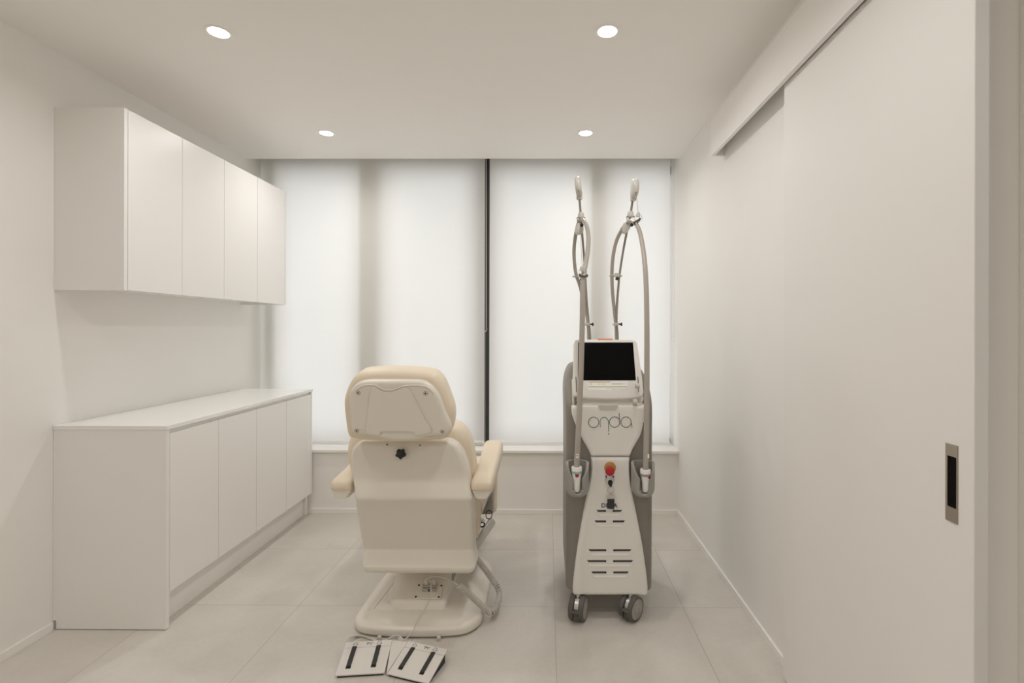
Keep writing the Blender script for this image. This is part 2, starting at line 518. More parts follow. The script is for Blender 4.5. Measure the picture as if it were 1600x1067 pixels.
# base cabinet
BX, BZ = -1.640, .862
bc = empty('base_cabinet', (XL, (CY0 + CY1) / 2, 0), 'white handleless base cabinet with four doors standing on the floor along the left wall', 'cabinet')
bx(XL + .001, BX - .055, CY0 + .018, CY1 - .016, .152, .800).build('carcass', 'cabinet', bc)
bx(XL + .001, BX - .0215, CY0 + .018, CY1 - .016, .152, .842).build('carcass', 'cabinet', bc)
bx(XL + .001, BX - .015, CY0 + .018, CY1 - .016, .8445, BZ).build('grip_channel', 'cabinet', bc)
ep = MB().box(XL + .001, BX, CY0, CY0 + .018, .04, BZ).box(XL + .014, BX, CY0, CY0 + .018, .004, .04)
ep.build('end_panel', 'cabinet', bc)
bx(XL + .001, BX, CY1 - .016, CY1, .152, BZ).build('end_panel', 'cabinet', bc, bevel=.001)
for k in range(4):
    bx(BX - .019, BX, e0 + k * dw + .0012, e0 + (k + 1) * dw - .0012, .155, .844).build('door', 'cabinet', bc, bevel=.001)
bx(XL + .001, BX - .062, CY0 + .018, YB - .012, 0, .152).build('plinth', 'cabinet', bc)
bx(BX - .085, BX - .045, CY1, YB - .012, 0, .60).build('filler', 'cabinet', bc)
ct = bx(XL + .001, BX + .004, CY0 - .003, CY1 + .004, BZ, .8800).build('countertop', 'counter', bevel=.0012)
tag(ct, 'thin glossy white worktop lying on the base cabinet', 'worktop')

# ------------------------------------------------------------------ downlights
def downlight(x, y, label, group='round recessed ceiling downlights', power=1.0):
    t = empty('downlight', (x, y, ZC), label, 'ceiling light', group)
    MB().lathe([(.0505, 0), (.0505, -.0012), (.049, -.0022), (.0385, -.0016), (.0378, 0)], (x, y, ZC), (0, 0, 1), 40, False, False).build('trim_ring', 'trim', t)
    MB().lathe([(.0378, 0), (.0370, -.0008), (.001, -.0012)], (x, y, ZC), (0, 0, 1), 32, False, True).build('lens', 'lens', t)
    ld = bpy.data.lights.new('beam', 'AREA'); ld.shape = 'DISK'; ld.size = .072; ld.energy = LAMP_W * power
    ld.color = LAMP_COL[:3]; ld.spread = math.radians(SPREAD)
    lo = bpy.data.objects.new('beam', ld); C.objects.link(lo); lo.parent = t; lo.location = (0, 0, -.004)
    return t


downlight(-1.335, 2.00, 'round lit downlight in the ceiling, large one near the top left of the photo', power=.9)
downlight(.237, 2.00, 'round lit downlight in the ceiling, large one near the top right of the photo', power=.95)
downlight(-1.360, 3.035, 'small lit downlight near the window, left, above the wall cabinet end', power=1.05)
downlight(.228, 3.035, 'small lit downlight near the window, right, above the treatment machine', power=1.15)
for x in (-1.34, .237):
    for y, nm in ((.965, 'overhead'), (-1.1, 'rear')):  # rear row is added fill for the faces turned towards the camera
        downlight(x, y, 'unseen ceiling downlight of the row %s, %s side, outside the photo' % (nm, 'left' if x < 0 else 'right'), power=1.5 if nm == 'rear' else .9)
downlight(1.7, .3, 'added fill downlight in the unseen corridor beyond the doorway, outside the photo', power=1.5)  # unseen lamp, added to raise the ambient light through the doorway

# ------------------------------------------------------------------ treatment machine
MX = .281
mc = empty('treatment_machine', (MX, 2.48, 0), 'tall white and grey wheeled treatment machine with black touchscreen and two hose arms', 'medical machine')


def vloft(rows, n=6, k=5):
    """rows (z, x0, x1, yf, yb, r), smoothed"""
    return MB().loft([hring(z, a, b, c, d, r, n) for z, a, b, c, d, r in crv(rows, k)])


# grey body shell
g = [(.112, .176, 2.262, 2.70, .02), (.118, .190, 2.250, 2.715, .035), (.15, .196, 2.245, 2.72, .04), (.40, .197, 2.243, 2.72, .04), (.80, .197, 2.243, 2.72, .04),
     (.93, .199, 2.25, 2.72, .04), (.99, .200, 2.285, 2.72, .04), (1.04, .197, 2.335, 2.715, .04), (1.085, .187, 2.39, 2.70, .04), (1.12, .168, 2.44, 2.68, .05), (1.134, .13, 2.49, 2.65, .05)]
vloft([(z, MX - h, MX + h, a, b, r) for z, h, a, b, r in g]).build('body_shell', 'mgrey', mc, smooth=40)


def face_panel(name, rows, yf, th, m='mwhite', ridge=.0035):
    rings = []
    us = [-1, -.985, -.94, -.84, -.79, -.74, -.4, 0, .4, .74, .79, .84, .94, .985, 1]
    off = [.014, .005, 0, 0, .5 * ridge, ridge, ridge, ridge, ridge, ridge, .5 * ridge, 0, 0, .005, .014]
    vs = []; fs = []; n = len(us); R = crv(rows, 4)
    for i, (py, xl, xr) in enumerate(R):
        a, b = P(xl, py, yf), P(xr, py, yf)
        e = .008 * max(0, 1 - min(i, len(R) - 1 - i) / 1.5)
        for u, o in zip(us, off):
            q = a.lerp(b, (u + 1) / 2); vs.append((q.x, yf + o + e, q.z))
    m_ = len(R)
    for i in range(m_ - 1):
        for j in range(n - 1):
            fs.append((i * n + j, i * n + j + 1, (i + 1) * n + j + 1, (i + 1) * n + j))
    o = m_ * n
    for i in range(m_):
        for j in (0, n - 1):
            x, y, z = vs[i * n + j]; vs.append((x, yf + th, z))
    for i in range(m_ - 1):
        fs.append((i * n, o + 2 * i, o + 2 * i + 2, i * n + n)); fs.append((i * n + n - 1, i * n + 2 * n - 1, o + 2 * i + 3, o + 2 * i + 1))
    fs.append(tuple(range(n)) + (o + 1, o)); fs.append(tuple((m_ - 1) * n + j for j in range(n)) + (o + 2 * m_ - 1, o + 2 * m_ - 2))
    return MB().add(vs, fs).build(name, m, mc, smooth=50)


YP = 2.222
face_panel('upper_front_panel', [(634.5, 893.5, 1006.5), (645, 893.5, 1006.5), (655, 896, 1006), (666, 900.5, 1005), (675, 904.5, 1003), (683, 908.5, 1000), (692, 913, 995), (700, 917.5, 990.5), (707, 921, 987), (713.2, 923.2, 984.8)], YP, .05)
face_panel('lower_front_panel', [(714.6, 923.6, 984.6), (725, 924, 984.2), (738, 923.4, 984.4), (755, 921, 986), (780, 916, 990.3), (820, 908.5, 998.3), (860, 902, 1005.5), (900, 897, 1011), (922, 895.2, 1012.8), (931, 896, 1012)], YP, .04)
MB().loft([hring(z, MX - h, MX + h, a, 2.60, r, 6) for z, h, a, r in crv([(.88, .160, 2.236, .02), (.945, .163, 2.226, .02), (.957, .163, 2.235, .02), (.962, .163, 2.262, .02), (.985, .164, 2.275, .02), (1.02, .174, 2.315, .03), (1.06, .176, 2.36, .03), (1.10, .172, 2.41, .04), (1.125, .150, 2.46, .05)], 4)]).build('top_cover', 'mwhite', mc, smooth=40)
VP_ = Plane((MX, YP + .0034, .8), (1, 0, 0), (0, 0, 1))       # flat middle of the front panels
nt_ = [VP_.uv(*p) for p in ((934.5, 633.6), (966, 633.6), (962, 640.2), (938.5, 640.2))]
pn = Plane((MX, YP - .0002, .8), (1, 0, 0), (0, 0, 1))
MB().slab(pn, nt_, [(0, -.012), (0, .0006)]).build('notch_plate', mat('notch_shade_grey', (.55, .53, .49), .5), mc)  # notch in the shelf edge, its recess shade put into a darker grey

# logo on the upper panel
pl = Plane((MX, YP + .0033, .8), (1, 0, 0), (0, 0, 1))
def pp(x, y): return pl.w(*pl.uv(870 + x / 5.3333, 500 + y / 5.3333), .0004)
def stroke(pts, m, r=.00105, name='logo'):
    return MB().tube([pp(*q) for q in pts], r, 6).build(name, m, mc, smooth=60)
def circ(cx, cy, r): return [(cx + r * math.cos(2 * PI * k / 28), cy + r * math.sin(2 * PI * k / 28)) for k in range(29)]
for strokes in ([circ(307, 852, 43)], [circ(482, 850, 43), [(519, 775), (521, 815), (524, 868)]], [circ(577, 850, 43), [(619, 850), (622, 868), (627, 894)]]):
    lg = MB()
    for pts in strokes: lg.tube([pp(*q) for q in pts], .0013, 6)
    lg.build('logo_letter', 'ink', mc, smooth=60)
lg = MB()
lg.tube([pp(*q) for q in [(364, 893), (362, 870), (361, 848)] + [(395 + 34.5 * math.cos(a), 846 - 36 * math.sin(a)) for a in [PI - PI * k / 14 for k in range(15)]] + [(431, 870), (432, 900), (433, 930)]], .0013, 6)
lg.lathe([(.0028, -.0004), (.0028, .0006)], pp(432.5, 948), (0, -1, 0), 16)
lg.build('logo_letter', 'inkg', mc, smooth=60, label='green letter with a dot below it')

# maker's letters on the lower panel
fc = bpy.data.curves.new('t', 'FONT'); fc.body = 'DEKA'; fc.size = .0262; fc.extrude = .0004; fc.space_character = 1.08; fc.offset = .0006
fo = bpy.data.objects.new('t', fc)
me = bpy.data.meshes.new_from_object(fo)
bpy.data.objects.remove(fo)
q0 = pl.w(*pl.uv(939.3, 792.6), .0004)
mb = MB()
xs = [v.co.x for v in me.vertices]; kx = ((965 - 939.3) / F * (YP)) / max(xs)
mb.add([q0 + Vector((v.co.x * kx, -v.co.z, v.co.y)) for v in me.vertices], [tuple(p.vertices) for p in me.polygons])
mb.build('maker_lettering', 'inkp', mc, smooth=0)

# vent slots in five rows
for (py, a, b, c, d) in ((798.3, 932, 946.8, 957.3, 972), (814.7, 929, 946.8, 957.5, 976.3), (859.8, 919.5, 947.2, 958.2, 986.3), (876.8, 917.3, 947.2, 958, 989), (894.4, 924, 947.5, 958.3, 982.3)):
    wd = 1.6
    sc_ = [pl.uv(x, y) for x, y in ((a - 1.5, py + 1.2), (d + 1.8, py + 1.2), (d - 1, py + 6.5), (d - 6, py + 8.3), (a + 6, py + 8.3), (a + 1.5, py + 6.5))]
    MB().slab(pl, sc_, [(0, -.003), (0, -.0002), (.0009, .0014), (.0022, .0016), (.0032, .0004)]).build('vent_lip', 'mwhite', mc, smooth=60)
    for x0, x1, sl in ((a, b, 1), (c, d, -1)):
        q = [(x0 + (0 if sl > 0 else 0), py - wd), (x1, py - wd), (x1 - (0 if sl > 0 else 2.5), py + wd), (x0 + (2.5 if sl > 0 else 0), py + wd)]
        so = MB().slab(pl, [pl.uv(*p) for p in q], [(0, -.002), (0, .0009)]).build('vent_slot', 'black', mc, smooth=0)
        tb = MB(); x = x0 + 2.6
        while x < x1 - 2.6:
            tb.slab(pl, [pl.uv(x, py - .2), pl.uv(x + .6, py - .2), pl.uv(x + .6, py + wd * .9), pl.uv(x, py + wd * .9)], [(0, .0005), (0, .0014)]); x += 1.7
        tb.build('grille', 'mgrey', so, smooth=0)

# emergency stop, key switch
def front(px, py, d=0): return pl.w(*pl.uv(px, py), d)
MB().lathe([(.0262, 0), (.0262, .0015), (.024, .003), (.010, .003)], front(953.2, 730.4), (0, -1, 0), 32).build('stop_plate', 'amber', mc, label='round amber plate under the stop button')
MB().lathe([(.011, .002), (.011, .018)], front(952.4, 732), (0, -1, 0), 20).build('stop_collar', 'chrome', mc)
MB().lathe([(.010, .016), (.019, .020), (.0205, .026), (.020, .034), (.015, .0385), (.004, .040)], front(951.7, 733), (0, -1, 0), 32).build('stop_button', 'red', mc, label='red mushroom stop button')
MB().lathe([(.0205, 0), (.0205, .003), (.018, .006), (.012, .0065), (.012, .012), (.010, .013)], front(952.6, 749.3), (0, -1, 0), 32).build('key_switch', 'chrome', mc)
for sx in (-1, 1): MB().lathe([(.0042, 0), (.0042, .0035)], front(952.6 + sx * 5.2, 744.4, .002), (0, -1, 0), 12).build('switch_mark', 'black', mc)

kc = empty('key_lanyard', front(953, 765, .02), 'black key strap with metal clip hanging from the key switch of the machine', 'key ring')
MB().slab(Plane(front(952.8, 752, .013), (1, 0, 0), (0, 0, 1)), crv([(-.006, .009), (.006, .010), (.0105, 0), (.008, -.012), (.004, -.022), (-.001, -.018), (-.008, -.009), (-.010, .002)], 3, True), [(.0015, -.0005), (0, .001), (0, .004), (.0015, .0055)]).build('key_head', 'black', kc)
MB().torus(front(953.8, 764.2, .012), (0, -1, .12), .0142, .0009, 28, 6).build('ring', 'bronze', kc)
ck = MB(); ck.ball(front(954, 769.2, .012), .0035, 10, 8)
ck.slab(Plane(front(954, 774.2, .009), (1, 0, 0), (0, 0, 1)), rrect(-.0168, .0168, -.0098, .0068, .0015), [(.001, 0), (0, .001), (0, .007), (.001, .008)])
ck.build('clip', 'chrome', kc)
MB().slab(Plane(front(954, 785.3, .009), (1, 0, 0), (0, 0, 1)), [(-.0155, .0225), (.0155, .0205), (.0145, -.0245), (-.0160, -.0215)], [(.0006, .001), (0, .0018), (0, .0055), (.0006, .006)]).build('strap', 'blackrub', kc)

# console: tilted housing with screen
PT, PB = P(946, 531, 2.335), P(946, 622, 2.232)
CN = Plane(PB, (1, 0, 0), PT - PB)
co_ = [(899, 531.3), (905, 530.2), (946, 529.9), (988, 530.6), (993.5, 532.3), (995.6, 537), (999, 560), (1003.5, 590), (1005.5, 612), (1004, 618), (996, 620.8), (975, 622.3), (948, 622.8), (925, 622.1), (905, 620), (896.5, 618), (895, 612), (895.2, 590), (895.8, 560), (896.5, 537)]
con = MB().slab(CN, [CN.uv(*p) for p in co_], [(.004, -.036), (0, -.030), (0, -.005), (.0015, -.0015), (.005, 0)]).build('console', 'mwhite', mc, smooth=40)
sr = [(903.5, 535), (989, 535), (993.6, 594.3), (902.8, 594.3)]
scn = MB().slab(CN, [CN.uv(*p) for p in sr], [(0, -.002), (0, .0006), (.0008, .0012)]).build('screen', 'screen', con, smooth=0, label='black glass touchscreen')
MB().slab(CN, [CN.uv(*p) for p in [(934, 528.8), (957.5, 528.8), (957.8, 531.3), (933.8, 531.3)]], [(0, -.02), (0, -.002), (.001, .0)]).build('status_lamp', 'orange', con, label='orange status lamp on the top edge')
def cq(x, y): return (880 + x / 8.893, 520 + y / 8.893)
st = MB().slab(CN, [CN.uv(*cq(*p)) for p in [(350, 676), (888, 676), (888, 795), (350, 795)]], [(0, -.001), (0, .0004)]).build('sticker', 'sticker', con, smooth=0, label='white table sticker under the screen')
def cquad(mb, x0, y0, x1, y1, d0=.0003, d1=.0006): return mb.slab(CN, [CN.uv(*cq(*p)) for p in [(x0, y0), (x1, y0), (x1, y1), (x0, y1)]], [(0, d0), (0, d1)])
cquad(MB(), 355, 678, 655, 690).build('header_band', 'st_yel', st, smooth=0)
cquad(MB(), 355, 744, 886, 757).build('green_band', 'st_grn', st, smooth=0)
rw = MB()
for y in (700, 716):
    for x0, x1 in ((370, 396), (486, 508), (524, 545), (560, 582)): cquad(rw, x0, y, x1, y + 5)
for k in range(4): cquad(rw, 670, 696 + k * 7, 865 - (k % 2) * 45, 698.5 + k * 7)
rw.build('ruled_rows', 'st_gry', st, smooth=0); rw = MB()
for y in (768, 783):
    for x in range(590 if y < 780 else 680, 880, 36): cquad(rw, x, y, x + 22, y + 5)
rw.build('ruled_rows', 'st_gry', st, smooth=0)
# hinge arms either side of the console
for sx, x0, x1 in ((-1, 894.5, 898), (1, 1000.5, 1004.5)):
    a = P((x0 + x1) / 2, 600, 2.25); ww = .011
    hb = MB().loft([hring(z, a.x - ww / 2, a.x + ww / 2, y0, y0 + .045, .004, 3) for z, y0 in ((.952, 2.262), (.985, 2.252), (1.03, 2.262), (1.065, 2.285))])
    hb.build('hinge_arm', 'mwhite', mc)
    sl = MB()
    xx = 899.8 if sx < 0 else 996.7
    sl.slab(CN, [CN.uv(xx - .9, 589), CN.uv(xx + .3, 588), CN.uv(xx + 1.3, 594), CN.uv(xx + 1.6, 612), CN.uv(xx + .3, 612.5), CN.uv(xx, 600)], [(0, -.002), (0, .0005)])
    sl.build('hinge_slot', 'mgrey', con)
for px, py in ((995.8, 603), (992, 628)):
    a = P(px, py, 2.228)
    MB().tube([a - Vector((.009, 0, 0)), a + Vector((.009, 0, 0))], .011 if py < 610 else .013, 16).build('hinge_knob', 'mclip', mc)
a = P(899, 627, 2.24)
bx(a.x - .004, a.x + .004, 2.24, 2.26, a.z - .02, a.z + .01).build('hinge_pin', 'mgrey', mc)

# casters
def caster(x, y, ang, r=.053):
    ax = Vector((math.cos(ang), -math.sin(ang), 0)); fw = Vector((-ax.y, ax.x, 0)) * -1
    cst = MB()
    fk = MB(); c = Vector((x, y, r))
    # centre hood between the wheels
    prof = [(.040 * math.cos(a), .046 * math.sin(a)) for a in [math.radians(d) for d in range(-35, 216, 12)]]
    ph = Plane(c, fw, (0, 0, 1))
    fk.slab(ph, prof, [(0, -.009), (0, .009)])
    fk.lathe([(.014, 0), (.014, .022)], c + Vector((0, 0, .04)), (0, 0, 1), 16)
    k = fk.build('caster', 'chrome', mc)
    for s in (-1, 1):
        w0 = c + ax * (.0105 * s)
        wl = MB().lathe([(r * .80, 0), (r * .97, .0015), (r, .006), (r, .016), (r * .97, .0225), (r * .86, .0245), (r * .84, .023)], w0, ax * s, 40).build('wheel', 'tyre', k)
        MB().lathe([(r * .845, .0222), (r * .80, .0242), (r * .33, .0262), (r * .31, .0275), (r * .28, .0285), (.002, .0288)], w0, ax * s, 36).build('hub_cap', 'hub', wl)
    fr_ = c - fw * .0 + Vector((0, 0, 0))
    dirn = fw if fw.y < 0 else -fw
    bp = Plane(c + dirn * .040 + Vector((0, 0, .004)), ax, dirn)
    MB().slab(bp, crv([(-.026, -.008), (.026, -.008), (.026, .006), (.012, .018), (-.012, .018), (-.026, .006)], 4, True), [(.001, -.004), (0, -.002), (0, .003), (.002, .005)]).build('brake_pedal', 'tyre', k)
    bx(c.x + dirn.x * .035 - .011, c.x + dirn.x * .035 + .011, c.y + dirn.y * .038 - .006, c.y + dirn.y * .038 + .006, .015, .06).build('brake_block', 'tyre', k)


caster(.139, 2.230, math.radians(19)); caster(.376, 2.235, math.radians(43))
caster(.139, 2.62, math.radians(5)); caster(.42, 2.62, math.radians(-8))
bx(MX - .15, MX + .15, 2.30, 2.68, .098, .116).build('chassis', 'mgrey', mc)

# handpiece holders (cups with a slot at the front)
def holder(cx, label=None):
    n = 48; m = 18; cy = 2.195; zb = .562; vs = []; keep = []
    for j in range(m + 1):
        t = j / m
        R = .0515 * (1 - (1 - min((t + .012) / .36, 1)) ** 2.4) ** .46
        for i in range(n):
            th = 2 * PI * (i + .5) / n
            c = math.cos(th)
            top = .714 - .060 * max(0, c + .15) ** 1.5
            vs.append((cx + R * math.sin(th) * (1.0 if c < 0 else 1), cy - R * c * (.95), zb + t * (top - zb)))
    fs = []
    for j in range(m):
        for i in range(n):
            k = (i + 1) % n
            lim = 2 if j < 8 else 3
            d = min((i + 1) % n, n - ((i + 1) % n))
            if j >= 5 and d <= lim - (1 if j == 5 else 0): continue
            fs.append((j * n + i, j * n + k, (j + 1) * n + k, (j + 1) * n + i))
    fs.append(tuple(range(n)))
    h = MB().add(vs, fs).build('handpiece_holder', 'mcup', mc, smooth=60, solid=.0125, bevel=.0015)
    bx(cx - .03, cx + .03, 2.235, 2.262, .60, .70).build('holder_mount', 'mcup', h)
    return h


holder(.1315); holder(.4205)

# gas-light arms: pole, retractor disc, clips
POLE = [
    [(922, 600, 2.70), (921.5, 527, 2.70), (919.5, 505, 2.70), (916.5, 470, 2.69), (915, 440, 2.67), (912.5, 400, 2.64), (909.5, 365, 2.60), (907.5, 338, 2.57), (905.5, 312, 2.54)],
    [(965, 600, 2.70), (964.5, 527, 2.70), (963, 505, 2.70), (963.5, 483, 2.69), (966, 450, 2.68), (968.2, 428, 2.67), (973, 396, 2.64), (979.5, 362, 2.60), (985, 336, 2.57), (989, 309, 2.54)]]
for k, pts in enumerate(POLE):
    q = [P(*p) for p in crv(pts, 5)]
    m_ = len(q)
    MB().tube(q, [.0088 - .0028 * min(1, i / (m_ * .45)) for i in range(m_)], 10).build('arm_pole', 'mpole', mc, smooth=60)
    hx, hy_ = ((903.6, 291) if k == 0 else (991.6, 294.5))
    c = P(hx, hy_, 2.52)
    ax = Vector((1, -.12 if k == 0 else .10, .10 if k == 0 else -.06)).normalized()
    rd = MB()
    prof = [(.002, -.0150), (.032, -.0148), (.0375, -.0125), (.0405, -.0075), (.0415, -.0014), (.0405, -.0006), (.0405, .0006), (.0415, .0014), (.0405, .0075), (.0375, .0125), (.032, .0148), (.002, .0150)]
    Z = Vector((0, 0, 1)); Xv = (Z - Z.dot(ax) * ax).normalized(); Yv = ax.cross(Xv)
    rings = [[c + h * ax + r * (1.18 * math.cos(2 * PI * i / 32) * Xv + math.sin(2 * PI * i / 32) * Yv) for i in range(32)] for r, h in prof]
    rd.loft(rings); r_ = rd.build('cable_retractor', 'mclip', mc, smooth=50)
    bs = P(905.3, 303, 2.535) if k == 0 else P(989.6, 305, 2.535)
    MB().loft([hring(bs.z - .028 + dz, bs.x - w2, bs.x + w2, bs.y - .012, bs.y + .016, .009, 5) for dz, w2 in ((0, .012), (.004, .015), (.04, .015))]).build('retractor_socket', 'mclip', r_)
    # collar below the retractor that carries the hose saddle
    cc = P(907.7, 337, 2.565) if k == 0 else P(985.2, 335.5, 2.565)
    MB().lathe([(.013, -.014), (.0165, -.010), (.016, .006), (.0125, .016), (.009, .017)], cc, (.02, 0, 1), 20).build('collar', 'mclip', mc)
    bxk = MB().tube([cc + Vector((-.022, -.004, -.011)), cc + Vector((.022, -.004, -.011))], .0035, 8)
    bxk.tube([cc + Vector((-.021, -.004, -.011)), cc + Vector((-.017, -.004, -.032))], .0022, 6)
    bxk.build('cross_pin', 'mgrey', mc)

HOSE = [
    [(901.2, 731, 2.168), (901.4, 722, 2.168), (903, 690, 2.17), (905, 650, 2.18), (907, 600, 2.19), (908.5, 560, 2.20), (909.8, 500, 2.22), (910.6, 450, 2.25), (911.5, 432, 2.27),
     (915, 412, 2.32), (918.5, 390, 2.38), (919.3, 370, 2.44), (917, 354, 2.49), (912.5, 345, 2.53), (907, 343, 2.57), (903, 351, 2.60), (900, 364, 2.62), (897.3, 384, 2.64), (897.2, 405, 2.66), (900, 428, 2.68), (906.5, 448, 2.69), (913.5, 478, 2.70), (918, 500, 2.70), (920, 527, 2.705), (920.5, 600, 2.71)],
    [(1008.6, 733, 2.168), (1009, 722, 2.168), (1009.8, 690, 2.17), (1010.5, 640, 2.18), (1010.8, 560, 2.20), (1010.6, 500, 2.23), (1009.7, 450, 2.27), (1007.5, 412, 2.32), (1004, 384, 2.38), (999.5, 362, 2.43), (994, 350.5, 2.48), (987, 345.5, 2.53), (979.5, 349, 2.57), (971, 360, 2.60), (963, 377, 2.63), (957.8, 401, 2.65), (956, 430, 2.67), (957.3, 460, 2.69), (960.5, 492, 2.70), (963, 520, 2.705), (964.5, 600, 2.71)]]
HAND = [
    dict(c=(901.2, 729), cx=.1268, tealm='teal', lab='white handpiece with pale green ring and red button, in the left grey holder', btn=(0, -1)),
    dict(c=(1008.6, 733), cx=.424, tealm='mcup', lab='white handpiece with grey ring, red button on its side, in the right grey holder', btn=(.8, -.6))]
for k in range(2):
    H = HAND[k]
    top = P(H['c'][0], H['c'][1], 2.168)
    hp = empty('handpiece', (top.x, 2.170, .592), H['lab'], 'handpiece', 'hose handpieces of the machine')
    zt = top.z
    ax = Vector((0, 0, 1))
    prof = [(.006, .590), (.0125, .592), (.0145, .598), (.0160, .630), (.0185, .655), (.0215, .672)]
    MB().lathe([(r, z) for r, z in prof] + [(.0222, zt - .017)], (top.x, 2.170, 0), ax, 32).build('handle_body', 'hand', hp, smooth=50)
    MB().lathe([(.0222, zt - .0285), (.0228, zt - .0175)], (top.x, 2.170, 0), ax, 32).build('colour_ring', H['tealm'], hp)
    MB().lathe([(.0228, zt - .0176), (.0232, zt - .004), (.0220, zt), (.0185, zt + .001), (.0165, zt - .002), (.0120, zt - .003)], (top.x, 2.170, 0), ax, 32).build('top_cap', 'hand', hp, smooth=50)
    d = Vector((H['btn'][0], H['btn'][1], 0)).normalized()
    zb_ = zt - .033 if k == 0 else zt - .030
    b0 = Vector((top.x, 2.170, zb_)) + d * .019
    bt = MB().lathe([(.0085, -.002), (.0085, .0022), (.0072, .003)], b0, d, 20).build('button_rim', 'black', hp)
    MB().lathe([(.0066, .002), (.0066, .004), (.005, .0055), (.001, .0060)], b0, d, 20).build('button', 'red', hp)
    q = [P(*p) for p in crv(HOSE[k], 5)]; m_ = len(q)
    rr = []
    for i in range(m_):
        u = (q[i].y - 2.17) / .53
        rr.append(.0122 - .0030 * max(0, min(1, u)))
    ho = MB().tube(q, rr, 16).build('hose', 'mhose', mc, smooth=60)
    sl = P(902, 709, 2.157) if k == 0 else P(1012.3, 710, 2.160)
    i0 = min(range(m_), key=lambda i: (q[i] - sl).length)
    c0 = q[i0]
    xo_ = 0 if k == 0 else .0072
    lb_ = MB().box(c0.x + xo_ - .0046, c0.x + xo_ + .0046, c0.y - (.0127 if k == 0 else .0112), c0.y - .006, c0.z - .009, c0.z + .009)
    lb_.build('hose_label', 'sticker', ho)
    if k == 0: MB().ball((c0.x, c0.y - .0124, c0.z + .001), .0028, 8, 6, (.8, .3, 1.4)).build('label_symbol', 'ink', ho)
    # clips joining hose and pole
    if k == 0: clips = ((898.6, 915.5, 432, 2.675, False), (916.5, 920.2, 506.5, 2.70, True))
    else: clips = ((956, 969, 431, 2.675, False), (961.5, 964.5, 506.5, 2.70, True))
    for x0, x1, py, Y, low in clips:
        a, b = P(x0, py, Y), P(x1, py, Y)
        cl = MB()
        if not low:
            cl.torus(a, (0, .1, 1), .0125, .003, 20, 8).torus(b, (0, .1, 1), .0095, .0035, 20, 8)
            mid = a.lerp(b, .55)
            cl.box(mid.x - .012, mid.x + .014, mid.y - .018, mid.y - .002, mid.z - .008, mid.z + .014)
            c_ = cl.build('hose_clip', 'mclip', mc, bevel=.002)
            MB().lathe([(.006, 0), (.006, .008), (.0095, .010), (.0095, .016), (.007, .018)], (mid.x + .001, mid.y - .012, mid.z - .006), (0, -.35, -1), 16).build('clip_screw', 'black', c_)
        else:
            cl.lathe([(.0135, -.008), (.0145, -.006), (.0145, .006), (.0135, .008)], a.lerp(b, .5), (0, 0, 1), 18)
            cl.lathe([(.006, 0), (.006, .020)], a.lerp(b, .5), (-1, 0, 0), 12)
            c_ = cl.build('hose_clip', 'mclip', mc)
            MB().lathe([(.0045, .012), (.0045, .022), (.009, .024), (.009, .029), (.010, .031)], a.lerp(b, .5), (1, 0, 0), 16).build('clip_screw', 'black', c_)
# hose saddles and brown clamps with rings and wires
M_br = mat('dark_brown_clamp', (.10, .08, .065), .5)
SAD = [((903.4, 355, 2.585), (899.5, 372, 2.60)), ((977.5, 350, 2.575), (974, 362, 2.585))]
for k in range(2):
    ((cx_, cy_, cY), (dx_, dy_, dY)) = SAD[k]
    a = P(cx_, cy_, cY)
    pl_s = Plane(a + Vector((0, -.010, 0)), (1, 0, 0), (0, 0, 1))
    if k == 0: o = [(901.3, 350), (905, 347.5), (908, 349), (911.3, 352), (911.5, 361), (908, 365), (901, 366), (898, 362), (899, 356)]
    else: o = [(983.4, 341.2), (984.5, 347), (985, 355), (979, 364), (973.5, 363.2), (973, 356), (974.6, 348), (979, 346)]
    MB().slab(pl_s, crv([pl_s.uv(*p) for p in o], 3, True), [(.002, -.024), (0, -.020), (0, 0), (.003, .003)]).build('hose_saddle', 'mclip', mc, smooth=50)
    bk = P(986.8, 351.5, 2.53) if k == 1 else P(909, 352, 2.55)
    MB().lathe([(.009, 0), (.009, .010), (.006, .012)], bk, (0, -1, 0), 16).build('saddle_knob', 'black', mc)
    # brown clamp on the hose, ring, end stop and steel wire from the retractor
    c = P(995, 346.5, 2.465) if k == 1 else P(911.3, 431.5, 2.262)
    tdir = Vector((.5, -.2, -.75)) if k == 1 else Vector((.05, -.1, 1))
    cl = MB().torus(c, tdir, .0145, .0042, 24, 8)
    side = tdir.cross(Vector((0, 1, 0))).normalized()
    for s in (-1, 1): cl.ball(c + side * .0165 * s + Vector((0, -.006, .004)), .006, 10, 6)
    cl.build('hose_clamp', M_br, mc, smooth=60)
    rg = P(997.6, 340.5, 2.46) if k == 1 else P(910.8, 424.5, 2.262)
    MB().torus(rg, (0.1, -1, .1), .0185 if k == 1 else .0185, .0014, 28, 6).build('hanging_ring', 'mclip', mc)
    stp = P(997, 334.5, 2.46) if k == 1 else P(909.5, 419, 2.262)
    MB().lathe([(.009, -.013), (.0095, -.008), (.0085, .006), (.005, .010)], stp, (0, 0, 1), 16).build('wire_stop', 'mclip', mc)
    wt = P(993.8, 301, 2.49) if k == 1 else P(904.2, 297.5, 2.49)
    mid = P(996, 320, 2.475) if k == 1 else P(906.6, 360, 2.38)
    MB().tube([stp + Vector((0, 0, .008)), mid, wt], .0010, 6).build('wire', 'mpole', mc)
    MB().lathe([(.003, -.004), (.0045, 0), (.003, .004)], wt, (0, 0, 1), 12).build('wire_inlet', 'mgrey', mc)

# ------------------------------------------------------------------ treatment chair
chx = -.575
ch = empty('treatment_chair', (chx, 2.45, 0), 'cream upholstered treatment chair seen from behind, with armrests on a wide moulded base', 'treatment chair')

